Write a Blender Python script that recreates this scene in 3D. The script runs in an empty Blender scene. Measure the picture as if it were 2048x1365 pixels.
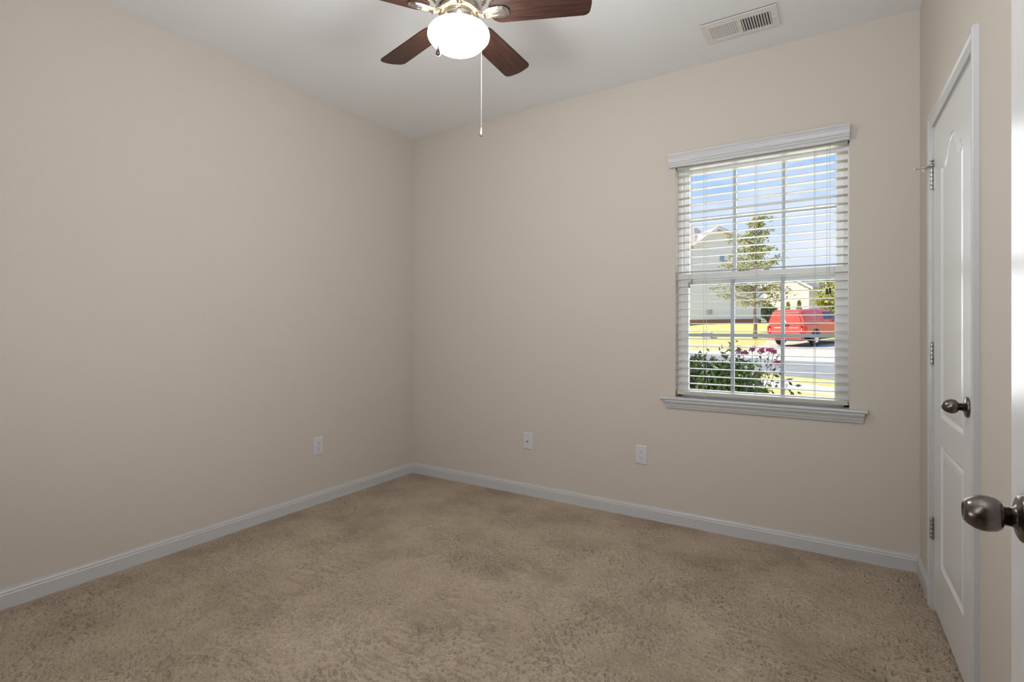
import bpy, bmesh, math, random
import numpy as np
from mathutils import Vector, Matrix, noise

random.seed(7)
rng = np.random.default_rng(7)
PI = math.pi
C = bpy.context.scene.collection
SC = bpy.context.scene

# ---------------------------------------------------------------- camera
F_PX, IMG_W = 1040.85, 2048.0
cam_d = bpy.data.cameras.new('camera')
cam_d.sensor_fit = 'HORIZONTAL'
cam_d.sensor_width = 36.0
cam_d.lens = 36.0 * F_PX / IMG_W
cam_d.shift_y = -25.85 / IMG_W
cam_d.clip_start = 0.02
cam_d.clip_end = 400
cam = bpy.data.objects.new('camera', cam_d)
C.objects.link(cam)
_r = Vector((0.84667296, 0.53211106, 0.00164884))
_u = Vector((-0.000405, -0.002454, 0.999997))
_f = Vector((-0.53211346, 0.84667101, 0.00186214))
EYE = Vector((0, 0, 1.1789))
M = Matrix((_r, _u, -_f)).transposed().to_4x4()
M.translation = EYE
cam.matrix_world = M
SC.camera = cam

# ---------------------------------------------------------------- view
SC.view_settings.view_transform = 'Standard'
SC.view_settings.look = 'None'
SC.view_settings.exposure = 0.0
SC.view_settings.gamma = 1.0
SC.view_settings.use_curve_mapping = False
try:
    SC.cycles.use_denoising = True
    SC.cycles.max_bounces = 10
    SC.cycles.diffuse_bounces = 6
    SC.cycles.transparent_max_bounces = 16
    SC.cycles.caustics_reflective = False
    SC.cycles.caustics_refractive = False
    SC.cycles.sample_clamp_indirect = 6.0
except Exception:
    pass

# ---------------------------------------------------------------- world: blue sky with thin white cloud
W = bpy.data.worlds.new('sky')
SC.world = W
W.use_nodes = True
nt = W.node_tree
for n in list(nt.nodes):
    nt.nodes.remove(n)
def N(t, **k):
    n = nt.nodes.new(t)
    for a, b in k.items():
        setattr(n, a, b)
    return n
w_out = N('ShaderNodeOutputWorld'); w_bg = N('ShaderNodeBackground'); w_tc = N('ShaderNodeTexCoord')
w_sep = N('ShaderNodeSeparateXYZ'); w_ramp = N('ShaderNodeValToRGB')
w_map = N('ShaderNodeMapping'); w_no = N('ShaderNodeTexNoise'); w_cr = N('ShaderNodeValToRGB'); w_mix = N('ShaderNodeMix', data_type='RGBA')
nt.links.new(w_tc.outputs['Generated'], w_sep.inputs[0])
nt.links.new(w_sep.outputs['Z'], w_ramp.inputs['Fac'])
e = w_ramp.color_ramp.elements
e[0].position = 0.0; e[0].color = (0.80, 0.85, 0.97, 1)
e[1].position = 0.36; e[1].color = (0.19, 0.42, 0.94, 1)
x = e.new(0.14); x.color = (0.74, 0.82, 0.97, 1)
x = e.new(0.24); x.color = (0.44, 0.64, 0.98, 1)
w_map.inputs['Scale'].default_value = (3.0, 3.0, 9.0)
nt.links.new(w_tc.outputs['Generated'], w_map.inputs['Vector'])
nt.links.new(w_map.outputs[0], w_no.inputs['Vector'])
w_no.inputs['Scale'].default_value = 2.2; w_no.inputs['Detail'].default_value = 6; w_no.inputs['Roughness'].default_value = 0.55
w_cr.color_ramp.elements[0].position = 0.46; w_cr.color_ramp.elements[1].position = 0.78
nt.links.new(w_no.outputs['Fac'], w_cr.inputs['Fac'])
nt.links.new(w_cr.outputs['Color'], w_mix.inputs['Factor'])
nt.links.new(w_ramp.outputs['Color'], w_mix.inputs['A'])
w_mix.inputs['B'].default_value = (0.87, 0.89, 0.97, 1)
nt.links.new(w_mix.outputs['Result'], w_bg.inputs['Color'])
w_bg.inputs['Strength'].default_value = 1.08
nt.links.new(w_bg.outputs[0], w_out.inputs['Surface'])

# ---------------------------------------------------------------- sun and the large lamps
def lamp(name, kind, loc, energy, color, rot=(0, 0, 0), **k):
    d = bpy.data.lights.new(name, kind)
    d.energy = energy; d.color = color
    for a, b in k.items():
        setattr(d, a, b)
    o = bpy.data.objects.new(name, d)
    o.location = loc; o.rotation_euler = rot
    C.objects.link(o)
    return o
sun = lamp('sun', 'SUN', (-6, -4, 9), 5.3, (1.0, 0.91, 0.74), angle=0.009)
sun.rotation_euler = Vector((0.60, 0.42, -0.78)).to_track_quat('-Z', 'Y').to_euler()
# the doorway, upward and window lamps are unseen fill added to brighten the room
# the fan lamp's own bulbs, then added fills: in the doorway, two aimed upwards, one boosting the window daylight
bulb = lamp('fan_lamp_light', 'POINT', (-1.301, 1.662, 2.27), 27, (0.965, 0.975, 1.0), shadow_soft_size=0.15)
door_fill = lamp('doorway_fill', 'AREA', (-0.40, 0.09, 1.50), 20, (0.945, 0.972, 1.0), rot=(PI / 2 + 0.30, 0, 0.72), shape='RECTANGLE', size=0.5, size_y=0.9)
up_a = lamp('bounce_fill', 'AREA', (-1.35, 0.24, 0.60), 9, (0.945, 0.972, 1.0), rot=(PI - 0.5, 0, 0), shape='DISK', size=0.6)
up_b = lamp('bounce_fill', 'AREA', (0.06, 0.28, 1.90), 14, (0.945, 0.972, 1.0), rot=(PI - 0.5, 0, 0), shape='DISK', size=0.2)
win_fill = lamp('window_fill', 'AREA', (-0.40, 3.80, 1.60), 25, (0.95, 0.975, 1.0), rot=(-PI / 2 + 0.15, 0, -0.30), shape='RECTANGLE', size=1.3, size_y=1.6)

# ================================================================ materials
def mat(name, base=(0.8, 0.8, 0.8), rough=0.5, metal=0.0, spec=0.5, emit=None, estr=0.0):
    m = bpy.data.materials.new(name)
    m.use_nodes = True
    b = m.node_tree.nodes['Principled BSDF']
    b.inputs['Base Color'].default_value = (*base, 1)
    b.inputs['Roughness'].default_value = rough
    b.inputs['Metallic'].default_value = metal
    b.inputs['Specular IOR Level'].default_value = spec
    if emit:
        b.inputs['Emission Color'].default_value = (*emit, 1)
        b.inputs['Emission Strength'].default_value = estr
    return m
def bsdf(m): return m.node_tree.nodes['Principled BSDF']
def tex(m, kind='ShaderNodeTexNoise', coord='Object', scale=(1, 1, 1), rot=(0, 0, 0)):
    t = m.node_tree
    tc = t.nodes.new('ShaderNodeTexCoord'); mp = t.nodes.new('ShaderNodeMapping'); n = t.nodes.new(kind)
    mp.inputs['Scale'].default_value = scale; mp.inputs['Rotation'].default_value = rot
    t.links.new(tc.outputs[coord], mp.inputs['Vector']); t.links.new(mp.outputs[0], n.inputs['Vector'])
    return n
def ramp(m, src, stops):
    t = m.node_tree
    r = t.nodes.new('ShaderNodeValToRGB')
    el = r.color_ramp.elements
    while len(el) < len(stops): el.new(0.5)
    for q, (p, c) in zip(el, stops):
        q.position = p; q.color = (*c, 1)
    t.links.new(src, r.inputs['Fac'])
    return r
def colour(m, src): m.node_tree.links.new(src, bsdf(m).inputs['Base Color'])
def bump(m, src, strength=0.2, dist=0.002):
    t = m.node_tree
    b = t.nodes.new('ShaderNodeBump')
    b.inputs['Strength'].default_value = strength; b.inputs['Distance'].default_value = dist
    t.links.new(src, b.inputs['Height']); t.links.new(b.outputs[0], bsdf(m).inputs['Normal'])
def noisy(name, a, b, scale, rough=0.6, detail=3, bstr=0.0, bdist=0.002, coord='Object', sc=(1, 1, 1), lo=0.35, hi=0.65, **k):
    m = mat(name, a, rough, **k)
    n = tex(m, coord=coord, scale=sc)
    n.inputs['Scale'].default_value = scale; n.inputs['Detail'].default_value = detail
    colour(m, ramp(m, n.outputs['Fac'], [(lo, a), (hi, b)]).outputs['Color'])
    if bstr: bump(m, n.outputs['Fac'], bstr, bdist)
    return m

m_wall = noisy('beige_wall_paint', (0.562, 0.516, 0.464), (0.580, 0.532, 0.478), 160, 0.75, 2, 0.12, 0.0008, spec=0.25)
m_ceil = noisy('white_ceiling_paint', (0.775, 0.785, 0.785), (0.79, 0.80, 0.80), 140, 0.9, 2, 0.10, 0.0008, spec=0.15)
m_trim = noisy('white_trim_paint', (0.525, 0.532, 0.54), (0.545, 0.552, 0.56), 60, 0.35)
m_door = noisy('white_door_paint', (0.70, 0.708, 0.715), (0.72, 0.728, 0.735), 90, 0.24, sc=(1, 1, 0.15))
m_vinyl = noisy('white_vinyl', (0.88, 0.89, 0.90), (0.90, 0.91, 0.92), 30, 0.35)
m_bar = noisy('shaded_white_grille', (0.46, 0.52, 0.58), (0.48, 0.54, 0.60), 30, 0.4)  # white bars; their backlit shade is put into this blue-grey
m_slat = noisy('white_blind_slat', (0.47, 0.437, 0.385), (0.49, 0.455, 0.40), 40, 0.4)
m_cord = noisy('blind_cord', (0.62, 0.60, 0.57), (0.68, 0.66, 0.62), 300, 0.8)
m_plate = noisy('white_plastic', (0.59, 0.60, 0.62), (0.61, 0.62, 0.64), 40, 0.35)
m_dark = noisy('dark_slot', (0.015, 0.014, 0.013), (0.025, 0.023, 0.02), 60, 0.7)
m_steel = noisy('steel', (0.42, 0.42, 0.42), (0.52, 0.52, 0.52), 80, 0.35, metal=1.0)
m_nickel = noisy('brushed_nickel', (0.60, 0.57, 0.53), (0.68, 0.65, 0.60), 120, 0.22, metal=1.0)
m_knob = noisy('antique_nickel', (0.145, 0.120, 0.112), (0.19, 0.16, 0.15), 60, 0.25, metal=1.0, sc=(1, 1, 1))
m_rubber = noisy('white_rubber', (0.75, 0.73, 0.68), (0.8, 0.78, 0.73), 60, 0.6)
m_tassel = noisy('dark_tassel', (0.035, 0.026, 0.022), (0.05, 0.04, 0.034), 60, 0.5)
m_tassel2 = noisy('grey_tassel', (0.20, 0.22, 0.23), (0.25, 0.27, 0.28), 60, 0.5)
m_vent = noisy('vent_enamel', (0.70, 0.69, 0.66), (0.72, 0.71, 0.68), 60, 0.5)

# wood blade
m_wood = mat('dark_walnut_veneer', (0.05, 0.02, 0.015), 0.45, spec=0.35)
_n = tex(m_wood, scale=(3.0, 55.0, 20.0)); _n.inputs['Scale'].default_value = 2.2; _n.inputs['Detail'].default_value = 6; _n.inputs['Distortion'].default_value = 0.6
colour(m_wood, ramp(m_wood, _n.outputs['Fac'], [(0.30, (0.013, 0.0055, 0.005)), (0.50, (0.034, 0.0135, 0.0095)), (0.72, (0.064, 0.027, 0.017))]).outputs['Color'])

# opal glass of the fan lamp, switched on
m_globe = mat('lit_opal_glass', (0.9, 0.88, 0.84), 0.25, emit=(1.0, 0.74, 0.42), estr=7.0)

# window pane
m_pane = bpy.data.materials.new('window_glass'); m_pane.use_nodes = True
t_ = m_pane.node_tree
for n_ in list(t_.nodes): t_.nodes.remove(n_)
o_ = t_.nodes.new('ShaderNodeOutputMaterial'); tr_ = t_.nodes.new('ShaderNodeBsdfTransparent')
tr_.inputs['Color'].default_value = (0.95, 0.97, 0.97, 1)
t_.links.new(tr_.outputs[0], o_.inputs['Surface'])

# carpet
m_carpet = mat('taupe_carpet', (0.24, 0.17, 0.12), 0.95, spec=0.1)
t_ = m_carpet.node_tree
_a = tex(m_carpet); _a.inputs['Scale'].default_value = 2.6; _a.inputs['Detail'].default_value = 5; _a.inputs['Roughness'].default_value = 0.62
_b = tex(m_carpet); _b.inputs['Scale'].default_value = 260; _b.inputs['Detail'].default_value = 2
r1 = ramp(m_carpet, _a.outputs['Fac'], [(0.34, (0.335, 0.268, 0.203)), (0.50, (0.420, 0.342, 0.266)), (0.66, (0.470, 0.388, 0.306))])
r2 = ramp(m_carpet, _b.outputs['Fac'], [(0.30, (0.66, 0.65, 0.64)), (0.62, (1.04, 1.04, 1.04))])
mm = t_.nodes.new('ShaderNodeMix'); mm.data_type = 'RGBA'; mm.blend_type = 'MULTIPLY'; mm.inputs['Factor'].default_value = 1.0
t_.links.new(r1.outputs['Color'], mm.inputs['A']); t_.links.new(r2.outputs['Color'], mm.inputs['B'])
colour(m_carpet, mm.outputs['Result'])
bump(m_carpet, _b.outputs['Fac'], 0.6, 0.003)

# outdoors
m_grass = noisy('dry_lawn', (0.60, 0.50, 0.16), (0.80, 0.70, 0.32), 14, 0.9, 8, spec=0.1, lo=0.3, hi=0.7)
m_concrete = noisy('pale_concrete', (0.68, 0.595, 0.49), (0.76, 0.675, 0.57), 3, 0.9, 6, spec=0.1)
m_asphalt = noisy('grey_asphalt', (0.33, 0.315, 0.30), (0.40, 0.385, 0.365), 2.2, 0.9, 6, spec=0.1)
m_bark = noisy('bark', (0.20, 0.15, 0.12), (0.30, 0.24, 0.19), 20, 0.9, sc=(1, 1, 0.2))
m_leaf = noisy('olive_leaf', (0.24, 0.27, 0.085), (0.60, 0.58, 0.28), 5, 0.6, 4)
m_leaf2 = noisy('yellow_green_leaf', (0.30, 0.32, 0.07), (0.66, 0.60, 0.18), 3, 0.6, 4)
m_leaf3 = noisy('dark_green_leaf', (0.07, 0.12, 0.028), (0.24, 0.31, 0.085), 9, 0.5, 4)
m_pink = noisy('magenta_petal', (0.62, 0.09, 0.25), (0.78, 0.20, 0.38), 30, 0.6)
m_purple = noisy('mauve_petal', (0.58, 0.22, 0.45), (0.72, 0.36, 0.58), 30, 0.6)
m_red = noisy('red_car_paint', (0.70, 0.105, 0.075), (0.74, 0.115, 0.08), 2, 0.22)
m_white = noisy('white_lettering', (0.85, 0.85, 0.85), (0.9, 0.9, 0.9), 4, 0.5)
m_blackp = noisy('black_plastic', (0.025, 0.025, 0.027), (0.04, 0.04, 0.042), 8, 0.6)
m_cglass = noisy('dark_car_glass', (0.05, 0.06, 0.055), (0.09, 0.10, 0.09), 3, 0.08)
m_lens = noisy('red_lamp_lens', (0.55, 0.012, 0.012), (0.7, 0.03, 0.03), 6, 0.15)
m_chrome = noisy('chrome', (0.75, 0.75, 0.75), (0.85, 0.85, 0.85), 8, 0.12, metal=1.0)
m_tyre = noisy('tyre_rubber', (0.025, 0.024, 0.023), (0.05, 0.048, 0.045), 30, 0.85)
m_shingle = noisy('brown_shingle', (0.62, 0.48, 0.41), (0.72, 0.58, 0.50), 8, 0.95, sc=(1, 1, 6))
m_shingle2 = noisy('grey_shingle', (0.30, 0.27, 0.25), (0.40, 0.36, 0.33), 8, 0.95, sc=(1, 1, 6))
m_brick = noisy('brick', (0.34, 0.17, 0.11), (0.46, 0.25, 0.17), 14, 0.9)
m_ext = noisy('exterior_render', (0.55, 0.50, 0.43), (0.60, 0.55, 0.47), 3, 0.9)
m_iron = noisy('black_iron', (0.02, 0.02, 0.02), (0.035, 0.035, 0.035), 10, 0.5)
m_util = noisy('grey_cabinet', (0.45, 0.44, 0.42), (0.55, 0.54, 0.51), 10, 0.6)
m_hpane = noisy('sky_blue_pane', (0.30, 0.38, 0.50), (0.38, 0.46, 0.58), 3, 0.05)
def siding(name, a, b, pitch):
    m = mat(name, a, 0.7)
    w = tex(m, 'ShaderNodeTexWave', 'Object')
    w.wave_type = 'BANDS'; w.bands_direction = 'Z'; w.wave_profile = 'SAW'
    w.inputs['Scale'].default_value = 1.0 / pitch / 3.1831 * 0.5 * 1.0 * 3.1831 / 3.1831 * 1.0
    colour(m, ramp(m, w.outputs['Fac'], [(0.0, b), (0.12, a)]).outputs['Color'])
    return m
m_siding = siding('grey_lap_siding', (0.88, 0.865, 0.85), (0.62, 0.61, 0.60), 0.16)
m_siding2 = siding('cream_lap_siding', (0.76, 0.69, 0.60), (0.68, 0.61, 0.52), 0.16)

# ================================================================ mesh helpers
class MB:
    def __init__(s): s.v = []; s.f = []; s.sm = []
    def add(s, vs, fs, smooth=False):
        k = len(s.v)
        s.v += [tuple(p) for p in vs]
        s.f += [tuple(i + k for i in f) for f in fs]
        s.sm += [smooth] * len(fs)
        return s
    def box(s, a, b):
        (x0, y0, z0), (x1, y1, z1) = a, b
        vs = [(x0, y0, z0), (x1, y0, z0), (x1, y1, z0), (x0, y1, z0), (x0, y0, z1), (x1, y0, z1), (x1, y1, z1), (x0, y1, z1)]
        return s.add(vs, [(0, 3, 2, 1), (4, 5, 6, 7), (0, 1, 5, 4), (1, 2, 6, 5), (2, 3, 7, 6), (3, 0, 4, 7)])
    def prism(s, poly, d, smooth=False):          # poly: 3-D loop, d: extrusion vector
        n = len(poly); d = Vector(d)
        vs = [Vector(p) for p in poly] + [Vector(p) + d for p in poly]
        fs = [tuple(range(n))[::-1], tuple(range(n, 2 * n))]
        fs += [(i, (i + 1) % n, n + (i + 1) % n, n + i) for i in range(n)]
        return s.add(vs, fs, smooth)
    def loft(s, loops, smooth=False, cap=True, closed=True):
        n = len(loops[0]); vs = [p for l in loops for p in l]; fs = []
        for j in range(len(loops) - 1):
            for i in range(n if closed else n - 1):
                a = j * n + i; b = j * n + (i + 1) % n
                fs.append((a, b, b + n, a + n))
        if cap:
            fs.append(tuple(range(n))[::-1]); fs.append(tuple(range((len(loops) - 1) * n, len(loops) * n)))
        return s.add(vs, fs, smooth)
    def lathe(s, prof, base=(0, 0, 0), axis='Z', seg=32, smooth=True, sx=1.0):   # prof: (radius, height along the axis)
        B = Vector(base)
        loops = []
        for r, h in prof:
            l = []
            for i in range(seg):
                a = 2 * PI * i / seg
                c, t = max(r, 1e-5) * math.cos(a) * sx, max(r, 1e-5) * math.sin(a)
                if axis == 'Z': p = Vector((c, t, h))
                elif axis == 'X': p = Vector((h, c, t))
                else: p = Vector((c, h, t))
                l.append(B + p)
            loops.append(l)
        return s.loft(loops, smooth)
    def tube(s, pts, r, seg=8, smooth=True):
        pts = [Vector(p) for p in pts]
        rs = r if isinstance(r, (list, tuple)) else [r] * len(pts)
        loops = []
        for i, p in enumerate(pts):
            d = (pts[min(i + 1, len(pts) - 1)] - pts[max(i - 1, 0)]).normalized()
            a = d.orthogonal().normalized() if abs(d.z) < 0.95 else Vector((1, 0, 0))
            a = (Vector((0, 0, 1)).cross(d)).normalized() if abs(d.z) < 0.95 else (Vector((0, 1, 0)).cross(d)).normalized()
            b = d.cross(a)
            loops.append([p + rs[i] * (math.cos(2 * PI * k / seg) * a + math.sin(2 * PI * k / seg) * b) for k in range(seg)])
        return s.loft(loops, smooth)
    def map(s, fn): s.v = [tuple(fn(Vector(p))) for p in s.v]; return s
    def build(s, name, m, parent=None, bevel=0.0, base=None):
        me = bpy.data.meshes.new(name)
        off = Vector(base) if base is not None else Vector((0, 0, 0))
        if parent is not None and base is None:
            off = WLOC.get(parent.name, Vector((0, 0, 0)))
        me.from_pydata([tuple(Vector(p) - off) for p in s.v], [], s.f)
        me.polygons.foreach_set('use_smooth', s.sm)
        me.update()
        b = bmesh.new(); b.from_mesh(me); bmesh.ops.recalc_face_normals(b, faces=b.faces)
        if bevel:
            ed = [q for q in b.edges if len(q.link_faces) == 2 and q.calc_face_angle(0) > 0.6]
            bmesh.ops.bevel(b, geom=ed, offset=bevel, segments=2, affect='EDGES', profile=0.6, clamp_overlap=True)
        b.to_mesh(me); b.free()
        o = bpy.data.objects.new(name, me)
        me.materials.append(m)
        C.objects.link(o)
        if parent is not None: o.parent = parent
        elif base is not None: o.location = base
        WLOC[o.name] = off
        return o
WLOC = {}
def tag(o, label=None, cat=None, group=None, kind=None):
    if label: o['label'] = label
    if cat: o['category'] = cat
    if group: o['group'] = group
    if kind: o['kind'] = kind
    return o
def thing(name, loc, label, cat, group=None, kind=None):
    o = bpy.data.objects.new(name, None)
    o.empty_display_size = 0.05
    o.location = loc; C.objects.link(o); WLOC[o.name] = Vector(loc)
    return tag(o, label, cat, group, kind)
def dup(o, parent=None, loc=None, rz=None):
    c = o.copy(); C.objects.link(c)
    if parent is not None: c.parent = parent
    if loc is not None: c.location = loc
    if rz is not None: c.rotation_euler = (0, 0, rz)
    for ch in [q for q in bpy.data.objects if q.parent == o]:
        dup(ch, c)
    return c

# ================================================================ room dimensions
XL, XR, YB, H = -2.9785, 0.3327, 3.2003, 2.743
SL = 0.0175                                     # the right wall runs one degree off square
_a = math.atan(SL)
RS = Vector((math.sin(_a), -math.cos(_a), 0)); RN = Vector((-math.cos(_a), -math.sin(_a), 0)); RO = Vector((XR, YB, 0))
def RW(s, n, z): return RO + RS * s + RN * n + Vector((0, 0, z))     # right wall: along, out, up
def rw(mb): return mb.map(lambda p: RW(p.x, p.y, p.z))
YF0, YF1 = -0.004, 0.11                         # front wall (the camera stands in its doorway)
XRF = RW(YB - YF1, 0, 0).x
WX0, WX1, WZ0, WZ1 = -0.841, 0.045, 0.770, 2.190  # window opening
YO = YB + 0.14                                  # outer face of the back wall

# ---- floor: the carpet, with a real tufted surface
def vnoise(X, Y, L, seed):
    g = np.random.default_rng(seed)
    T = g.random((512, 512))
    x = X / L; y = Y / L
    xi = np.floor(x).astype(int); yi = np.floor(y).astype(int)
    fx = x - xi; fy = y - yi
    fx = fx * fx * (3 - 2 * fx); fy = fy * fy * (3 - 2 * fy)
    a = T[xi % 512, yi % 512]; b = T[(xi + 1) % 512, yi % 512]; c = T[xi % 512, (yi + 1) % 512]; d = T[(xi + 1) % 512, (yi + 1) % 512]
    return (a * (1 - fx) + b * fx) * (1 - fy) + (c * (1 - fx) + d * fx) * fy
def carpet():
    st = 0.0031
    xs = np.arange(XL, XRF + 0.03, st); ys = np.arange(YF1 - 0.03, YB + st, st)
    X, Y = np.meshgrid(xs, ys, indexing='ij')
    wx = X + 0.006 * vnoise(X, Y, 0.02, 5); wy = Y + 0.006 * vnoise(X, Y, 0.02, 6)
    lay = vnoise(X, Y, 0.5, 11)                   # the pile leans a little differently from patch to patch
    u = wx + (lay - 0.5) * 0.6 * wy; v = wy
    n1 = vnoise(u * 0.75, v * 1.25, 0.0088, 1); n2 = vnoise(wx, wy, 0.0072, 12)
    pit = np.clip((0.445 - 0.62 * n1 - 0.38 * n2) / 0.13, 0, 1)
    loose = np.clip(0.30 + 1.30 * vnoise(X, Y, 0.15, 9) * (0.45 + 1.1 * vnoise(X, Y, 0.55, 10)), 0.25, 1.3)
    edge = np.clip(np.minimum(np.minimum(X - XL, YB - Y), 1.0) / 0.05 - 0.3, 0, 1)
    Z = -0.003 - 0.0135 * pit * loose * edge + 0.0030 * (n2 - 0.5) * edge + 0.003 * (vnoise(X, Y, 0.06, 3) - 0.5)
    nx, ny = X.shape
    co = np.stack([X, Y, Z], -1).reshape(-1, 3).astype(np.float32)
    idx = np.arange(nx * ny).reshape(nx, ny)
    q = np.stack([idx[:-1, :-1], idx[1:, :-1], idx[1:, 1:], idx[:-1, 1:]], -1).reshape(-1, 4)
    me = bpy.data.meshes.new('floor')
    me.vertices.add(len(co)); me.vertices.foreach_set('co', co.ravel())
    me.loops.add(q.size); me.loops.foreach_set('vertex_index', q.ravel().astype(np.int32))
    me.polygons.add(len(q)); me.polygons.foreach_set('loop_start', np.arange(0, q.size, 4, dtype=np.int32))
    me.polygons.foreach_set('use_smooth', np.ones(len(q), dtype=bool))
    me.update(calc_edges=True); me.validate()
    o = bpy.data.objects.new('floor', me); me.materials.append(m_carpet); C.objects.link(o)
    return tag(o, 'taupe brown cut pile carpet covering the whole bedroom floor', 'floor', kind='structure')
carpet()
hf = MB().box((-1.6, -1.7, -0.06), (1.3, YF1 - 0.02, -0.008)).build('floor_hall', m_carpet)
tag(hf, 'brown carpet of the hall behind the open doorway', 'floor', kind='structure')

# ---- ceiling with a hole for the vent is not needed: the vent hangs below it
tag(MB().box((XL - 0.15, YF0, H), (0.55, YO, H + 0.12)).build('ceiling', m_ceil), 'flat off-white painted bedroom ceiling', 'ceiling', kind='structure')
tag(MB().box((XL - 0.12, YF0, -0.06), (XL, YO, H)).build('wall_left', m_wall), 'plain beige wall on the left with one outlet', 'wall', kind='structure')
wb = MB()
for a, b in [((XL, YB, -0.06), (WX0, YO, H)), ((WX1, YB, -0.06), (XR + 0.20, YO, H)), ((WX0, YB, -0.06), (WX1, YO, WZ0 - 0.018)), ((WX0, YB, WZ1), (WX1, YO, H))]:
    wb.box(a, b)
tag(wb.build('wall_back', m_wall), 'beige far wall pierced by the window', 'wall', kind='structure')
# right wall with the closet opening
DS0, DS1, DZ1 = 0.397, 1.088, 2.031             # opening: along the wall and up
wr = MB()
LEN = YB - YF0 + 0.02
for a, b in [((0, -0.115, -0.06), (DS0, 0, H)), ((DS1, -0.115, -0.06), (LEN, 0, H)), ((DS0, -0.115, DZ1), (DS1, 0, H))]:
    wr.box(a, b)
tag(rw(wr).build('wall_right', m_wall), 'beige wall on the right around the closet door', 'wall', kind='structure')
# closet behind the door (dark, closed)
cl = MB()
cl.box((DS0 - 0.03, -0.62, -0.06), (DS1 + 0.03, -0.60, H)).box((DS0 - 0.05, -0.62, -0.06), (DS0 - 0.03, -0.115, H)).box((DS1 + 0.03, -0.62, -0.06), (DS1 + 0.05, -0.115, H))
tag(rw(cl).build('wall_closet', m_wall), 'beige closet walls hidden behind the closed closet door', 'wall', kind='structure')
tag(rw(MB().box((DS0 - 0.03, -0.60, -0.06), (DS1 + 0.03, 0.0, -0.012))).build('floor_closet', m_carpet), 'strip of brown carpet running under the closet door', 'floor', kind='structure')
# front wall with the entry doorway
EX0, EX1, EZ1 = -0.715, 0.208, 2.045
wf = MB()
for a, b in [((XL, YF0, -0.06), (EX0, YF1, H)), ((EX1, YF0, -0.06), (XRF + 0.02, YF1, H)), ((EX0, YF0, EZ1), (EX1, YF1, H))]:
    wf.box(a, b)
tag(wf.build('wall_front', m_wall), 'beige wall with the entry doorway the view is taken from', 'wall', kind='structure')
# hall
hw = MB()
for a, b in [((-1.62, -1.72, -0.06), (1.32, -1.70, H)), ((-1.62, -1.70, -0.06), (-1.60, YF0, H)), ((1.30, -1.70, -0.06), (1.32, YF0, H)), ((0.45, YF0 - 0.02, -0.06), (1.30, YF0, H))]:
    hw.box(a, b)
tag(hw.build('wall_hall', m_wall), 'beige hall walls behind the viewpoint', 'wall', kind='structure')
tag(MB().box((-1.62, -1.72, H), (1.32, YF0, H + 0.1)).build('ceiling_hall', m_ceil), 'white hall ceiling behind the viewpoint', 'ceiling', kind='structure')

# ---- baseboards: moulded profile (out, up)
BBP = [(0, 0), (0.013, 0), (0.013, 0.056), (0.0105, 0.060), (0.0105, 0.068), (0.007, 0.073), (0.0055, 0.080), (0, 0.080)]
BBP = [(n, z - 0.012 if z == 0 else z) for n, z in BBP]
def run(mb, fa, fb, prof):                      # fa/fb: profile point -> 3-D point at the two ends
    return mb.loft([[fa(n, z) for n, z in prof], [fb(n, z) for n, z in prof]])
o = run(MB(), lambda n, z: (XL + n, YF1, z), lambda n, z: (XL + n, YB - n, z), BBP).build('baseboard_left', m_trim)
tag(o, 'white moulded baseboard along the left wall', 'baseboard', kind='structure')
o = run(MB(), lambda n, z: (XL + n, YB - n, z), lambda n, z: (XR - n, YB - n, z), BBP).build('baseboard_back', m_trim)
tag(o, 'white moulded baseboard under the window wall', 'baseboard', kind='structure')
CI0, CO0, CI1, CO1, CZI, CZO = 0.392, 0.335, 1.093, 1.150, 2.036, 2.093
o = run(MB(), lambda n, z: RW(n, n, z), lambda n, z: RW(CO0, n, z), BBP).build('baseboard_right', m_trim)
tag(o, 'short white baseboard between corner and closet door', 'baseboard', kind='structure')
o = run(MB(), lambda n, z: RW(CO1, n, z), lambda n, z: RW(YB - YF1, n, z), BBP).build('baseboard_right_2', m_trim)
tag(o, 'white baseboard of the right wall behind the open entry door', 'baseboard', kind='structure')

# ---- closet door casing: colonial profile (width from the inner edge, out)
CP = [(0, 0), (0, 0.009), (0.008, 0.0105), (0.012, 0.008), (0.020, 0.010), (0.030, 0.0125), (0.036, 0.0105), (0.042, 0.0155), (0.053, 0.0165), (0.057, 0.013), (0.057, 0)]
cs = MB()
cs.loft([[RW(CI0 - w, n, -0.012) for w, n in CP], [RW(CI0 - w, n, CZI + w) for w, n in CP], [RW(CI1 + w, n, CZI + w) for w, n in CP], [RW(CI1 + w, n, -0.012) for w, n in CP]])
tag(cs.build('trim_1', m_trim), 'white moulded casing around the closet door', 'door casing', kind='structure')
jb = MB()
jb.box((DS0, -0.115, -0.012), (DS0 + 0.004, 0, DZ1 - 0.004)).box((DS1 - 0.004, -0.115, -0.012), (DS1, 0, DZ1 - 0.004)).box((DS0, -0.115, DZ1 - 0.004), (DS1, 0, DZ1))
tag(rw(jb).build('trim_2', m_trim), 'white jamb lining the closet door opening', 'door jamb', kind='structure')
jb = MB()
jb.box((EX0, YF0, -0.012), (EX0 + 0.012, YF1, EZ1)).box((EX1 - 0.002, YF0, -0.012), (EX1, YF1, EZ1)).box((EX0, YF0, EZ1 - 0.012), (EX1, YF1, EZ1))
tag(jb.build('trim_3', m_trim), 'white jamb lining the entry doorway', 'door jamb', kind='structure')

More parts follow.
